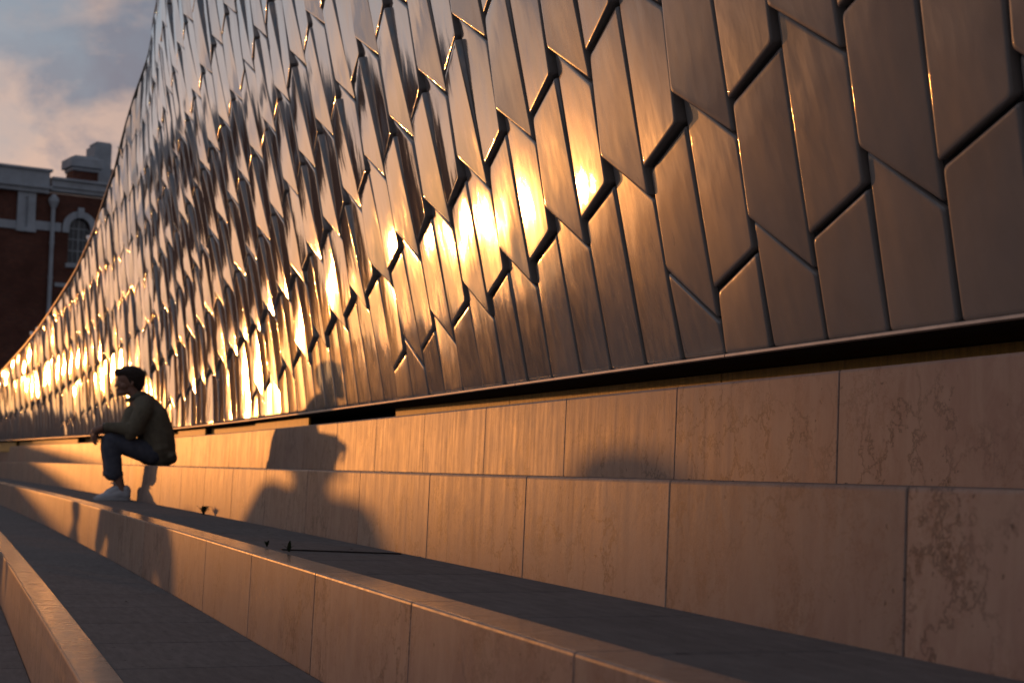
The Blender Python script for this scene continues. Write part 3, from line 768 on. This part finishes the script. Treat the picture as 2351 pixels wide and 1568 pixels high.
def standing(root, hgt, arms=0.0):
    k = hgt / 1.75; V = lambda x, y, z: Vector((x, y, z)) * k
    b = MB()
    capsule(b, V(0, 0, 1.64), V(.01, 0, 1.66), .095 * k, .095 * k, .85); capsule(b, V(.05, 0, 1.57), V(.02, 0, 1.58), .045 * k, .05 * k)
    capsule(b, V(.1, 0, 1.61), V(.105, 0, 1.60), .012 * k, .012 * k)
    chain(b, [(V(0, 0, 1.55), .055 * k), (V(0, 0, 1.44), .065 * k), (V(0, 0, 1.3), .13 * k), (V(0, 0, 1.0), .13 * k), (V(0, 0, .92), .13 * k)], sq=1.25)
    for s in (-1, 1):
        hand = V(.05, s * (.30 + arms * .2), .78 + arms * .3)
        chain(b, [(V(0, s * .14, 1.42), .06 * k), (V(-.02, s * (.24 + arms * .2), 1.13 + arms * .05), .045 * k), (hand, .027 * k)])
        capsule(b, hand, hand + V(.01, 0, -.07), .03 * k, .034 * k, .5)
        for i in range(4):
            a = hand + V(.03 - .02 * i, 0, -.08); chain(b, [(a, .011 * k), (a + V(.01, -s * .004, -.04), .010 * k), (a + V(.012, -s * .014, -.07), .008 * k)])
        chain(b, [(hand + V(.03, -s * .01, -.02), .013 * k), (hand + V(.055, -s * .01, -.07), .010 * k)])
        chain(b, [(V(0, s * .1, .9), .09 * k), (V(.02, s * .11, .5), .058 * k), (V(-.02, s * .12, .1), .038 * k), (V(-.02, s * .12, .05), .04 * k)])
        capsule(b, V(-.04, s * .12, .04), V(.17, s * .14, .035), .04 * k, .035 * k)
    fuse('body', b, SKIN, root, .012, 3)
    b = MB(); capsule(b, V(-.02, 0, 1.66), V(-.01, 0, 1.69), .098 * k, .095 * k, .9); fuse('hair', b, HAIR, root, .012, 2)
    b = MB(); chain(b, [(V(0, 0, 1.42), .10 * k), (V(0, 0, 1.3), .165 * k), (V(0, 0, .9), .155 * k)], sq=1.3)
    for s in (-1, 1): chain(b, [(V(0, s * .14, 1.42), .085 * k), (V(-.02, s * (.24 + arms * .2), 1.13 + arms * .05), .07 * k), (V(.04, s * (.29 + arms * .2), .86 + arms * .28), .045 * k)])
    fuse('coat', b, DARKCLOTH, root, .014, 3)
    b = MB()
    for s in (-1, 1): chain(b, [(V(0, s * .09, .92), .12 * k), (V(.02, s * .11, .5), .085 * k), (V(-.02, s * .12, .12), .07 * k)])
    fuse('trousers', b, DARKCLOTH, root, .014, 3)
face_sun = math.atan2(sd.y, sd.x)
def uz(u, n): return (u - n) / .295
p1 = empty('person', W(-1.15, uz(4.12, -1.15), LV[6]), face_sun)
tag(p1, 'person in a dark coat standing outside the left edge, shadow broad on the lower risers', 'person')
standing(p1, 1.80, .05)
p1.scale = (1.3, 1.55, .99)  # figure stretched sideways to broaden its cast shadow
q = MB(); capsule(q, (0, 0, 1.68), (0, 0, 1.72), .125, .12, .92); tube(q, (0, 0, 1.655), (0, 0, 1.67), .15, .14, 20); q.build('hat', DARKCLOTH, p1, True)  # hat added out of view to widen the head's shadow
p2 = empty('person', W(-2.2, uz(5.22, -2.2), LV[7]), face_sun + 1.4)
tag(p2, 'slimmer person standing farther off outside the left edge, casting the narrow shadow', 'person')
standing(p2, 1.70, 0)

# unseen sloping wall, added to cast the slanting shadow on the far steps
rp = MB()
vs = []
for t, z in ((30, -.42), (110, 4.4)):
    for n_, zz in ((-6.0, -EYE), (-6.0, z), (-6.4, z), (-6.4, -EYE)): vs.append(W(n_, t, zz))
rp.add(vs, [(0, 1, 2, 3), (7, 6, 5, 4), (0, 4, 5, 1), (1, 5, 6, 2), (2, 6, 7, 3), (3, 7, 4, 0)])
o = rp.build('shadow_wall', STONE); tag(o, 'long sloping wall added unseen outside the left edge to shade the far end of the steps', 'wall')

# ------------------------------------------------------------------ small things on the steps
def weed(n, t, lv, h, blades, seed, label):
    r = random.Random(seed); q = MB()
    for i in range(blades):
        a = r.uniform(0, 2 * PI); l = h * r.uniform(.5, 1); lean = r.uniform(.15, .9); wd = l * .15 + .001
        p0 = Vector((0, 0, 0)); side = Vector((-math.sin(a), math.cos(a), 0)) * wd
        pts = [p0 + Vector((math.cos(a), math.sin(a), 0)) * lean * l * f * f + Vector((0, 0, l * f * (1 - .25 * f * lean))) for f in (0, .35, .7, 1)]
        vs = []
        for j_, pp in enumerate(pts):
            s_w = (.5, 1, .7, .05)[j_]; vs += [pp - side * s_w, pp + side * s_w]
        q.add(vs, [(2 * j_, 2 * j_ + 1, 2 * j_ + 3, 2 * j_ + 2) for j_ in range(3)])
        if r.random() < .6:
            for f in (.4, .6, .8):
                c = p0.lerp(pts[3], f) + Vector((r.uniform(-1, 1), r.uniform(-1, 1), r.uniform(0, .6))) * h * .12; z_ = h * .09
                q.add([c, c + Vector((z_, 0, z_ * .4)), c + Vector((z_ * 1.3, z_ * .7, z_ * .5)), c + Vector((0, z_, z_ * .6))], [(0, 1, 2, 3)])
    o = q.build('weed', LEAF); o.location = W(n, t, lv); tag(o, label, 'weed', 'weeds growing in the joints of the steps')
weed(1.62, 10.75, LV[3], .075, 26, 1, 'small leafy weed at the foot of the seat riser, right of the man')
weed(1.255, 6.55, LV[3], .03, 18, 2, 'low flat weed in the joint behind the bright stone edging')
weed(1.27, 6.17, LV[3], .055, 5, 4, 'thin grassy weed with long blades beside the dark drain slot')
q = MB()
vs = []
for t, n_ in ((6.28, 1.262), (6.0, 1.68)):
    for dt in (-.011, .011):
        for z_ in (.0005, .005): vs.append(W(n_, t + dt, LV[3] + z_))
q.add(vs, [(0, 1, 3, 2), (4, 6, 7, 5), (0, 2, 6, 4), (1, 5, 7, 3), (2, 3, 7, 6), (0, 4, 5, 1)])
o = q.build('drain_slot', SOFFIT); tag(o, 'narrow dark metal drain slot crossing the tread beside the weeds', 'drain')
rr_ = random.Random(11)
q = MB()
for i in range(46):
    r = rr_.choice((2, 3, 4)); lo = {2: 1.9, 3: 1.3, 4: .55}[r]; hi = {2: 2.2, 3: 1.65, 4: 1.05}[r]
    t = rr_.uniform(3.2, 14); n_ = rr_.uniform(lo, hi); s = rr_.uniform(.003, .008)
    c = W(n_, t, LV[r]); a = rr_.uniform(0, 3)
    vs = [c + Vector((math.cos(a + b_ * 1.257) * s * rr_.uniform(.6, 1.4), math.sin(a + b_ * 1.257) * s * rr_.uniform(.6, 1.4), .0006)) for b_ in range(5)] + [c + Vector((0, 0, s * .5))]
    q.add(vs, [(b_, (b_ + 1) % 5, 5) for b_ in range(5)])
o = q.build('grit', CORE); o['kind'] = 'stuff'

# ------------------------------------------------------------------ render settings
sc.render.engine = 'CYCLES'
sc.cycles.max_bounces = 6; sc.cycles.glossy_bounces = 4; sc.cycles.diffuse_bounces = 3
sc.cycles.sample_clamp_indirect = 6.0
sc.cycles.use_denoising = True
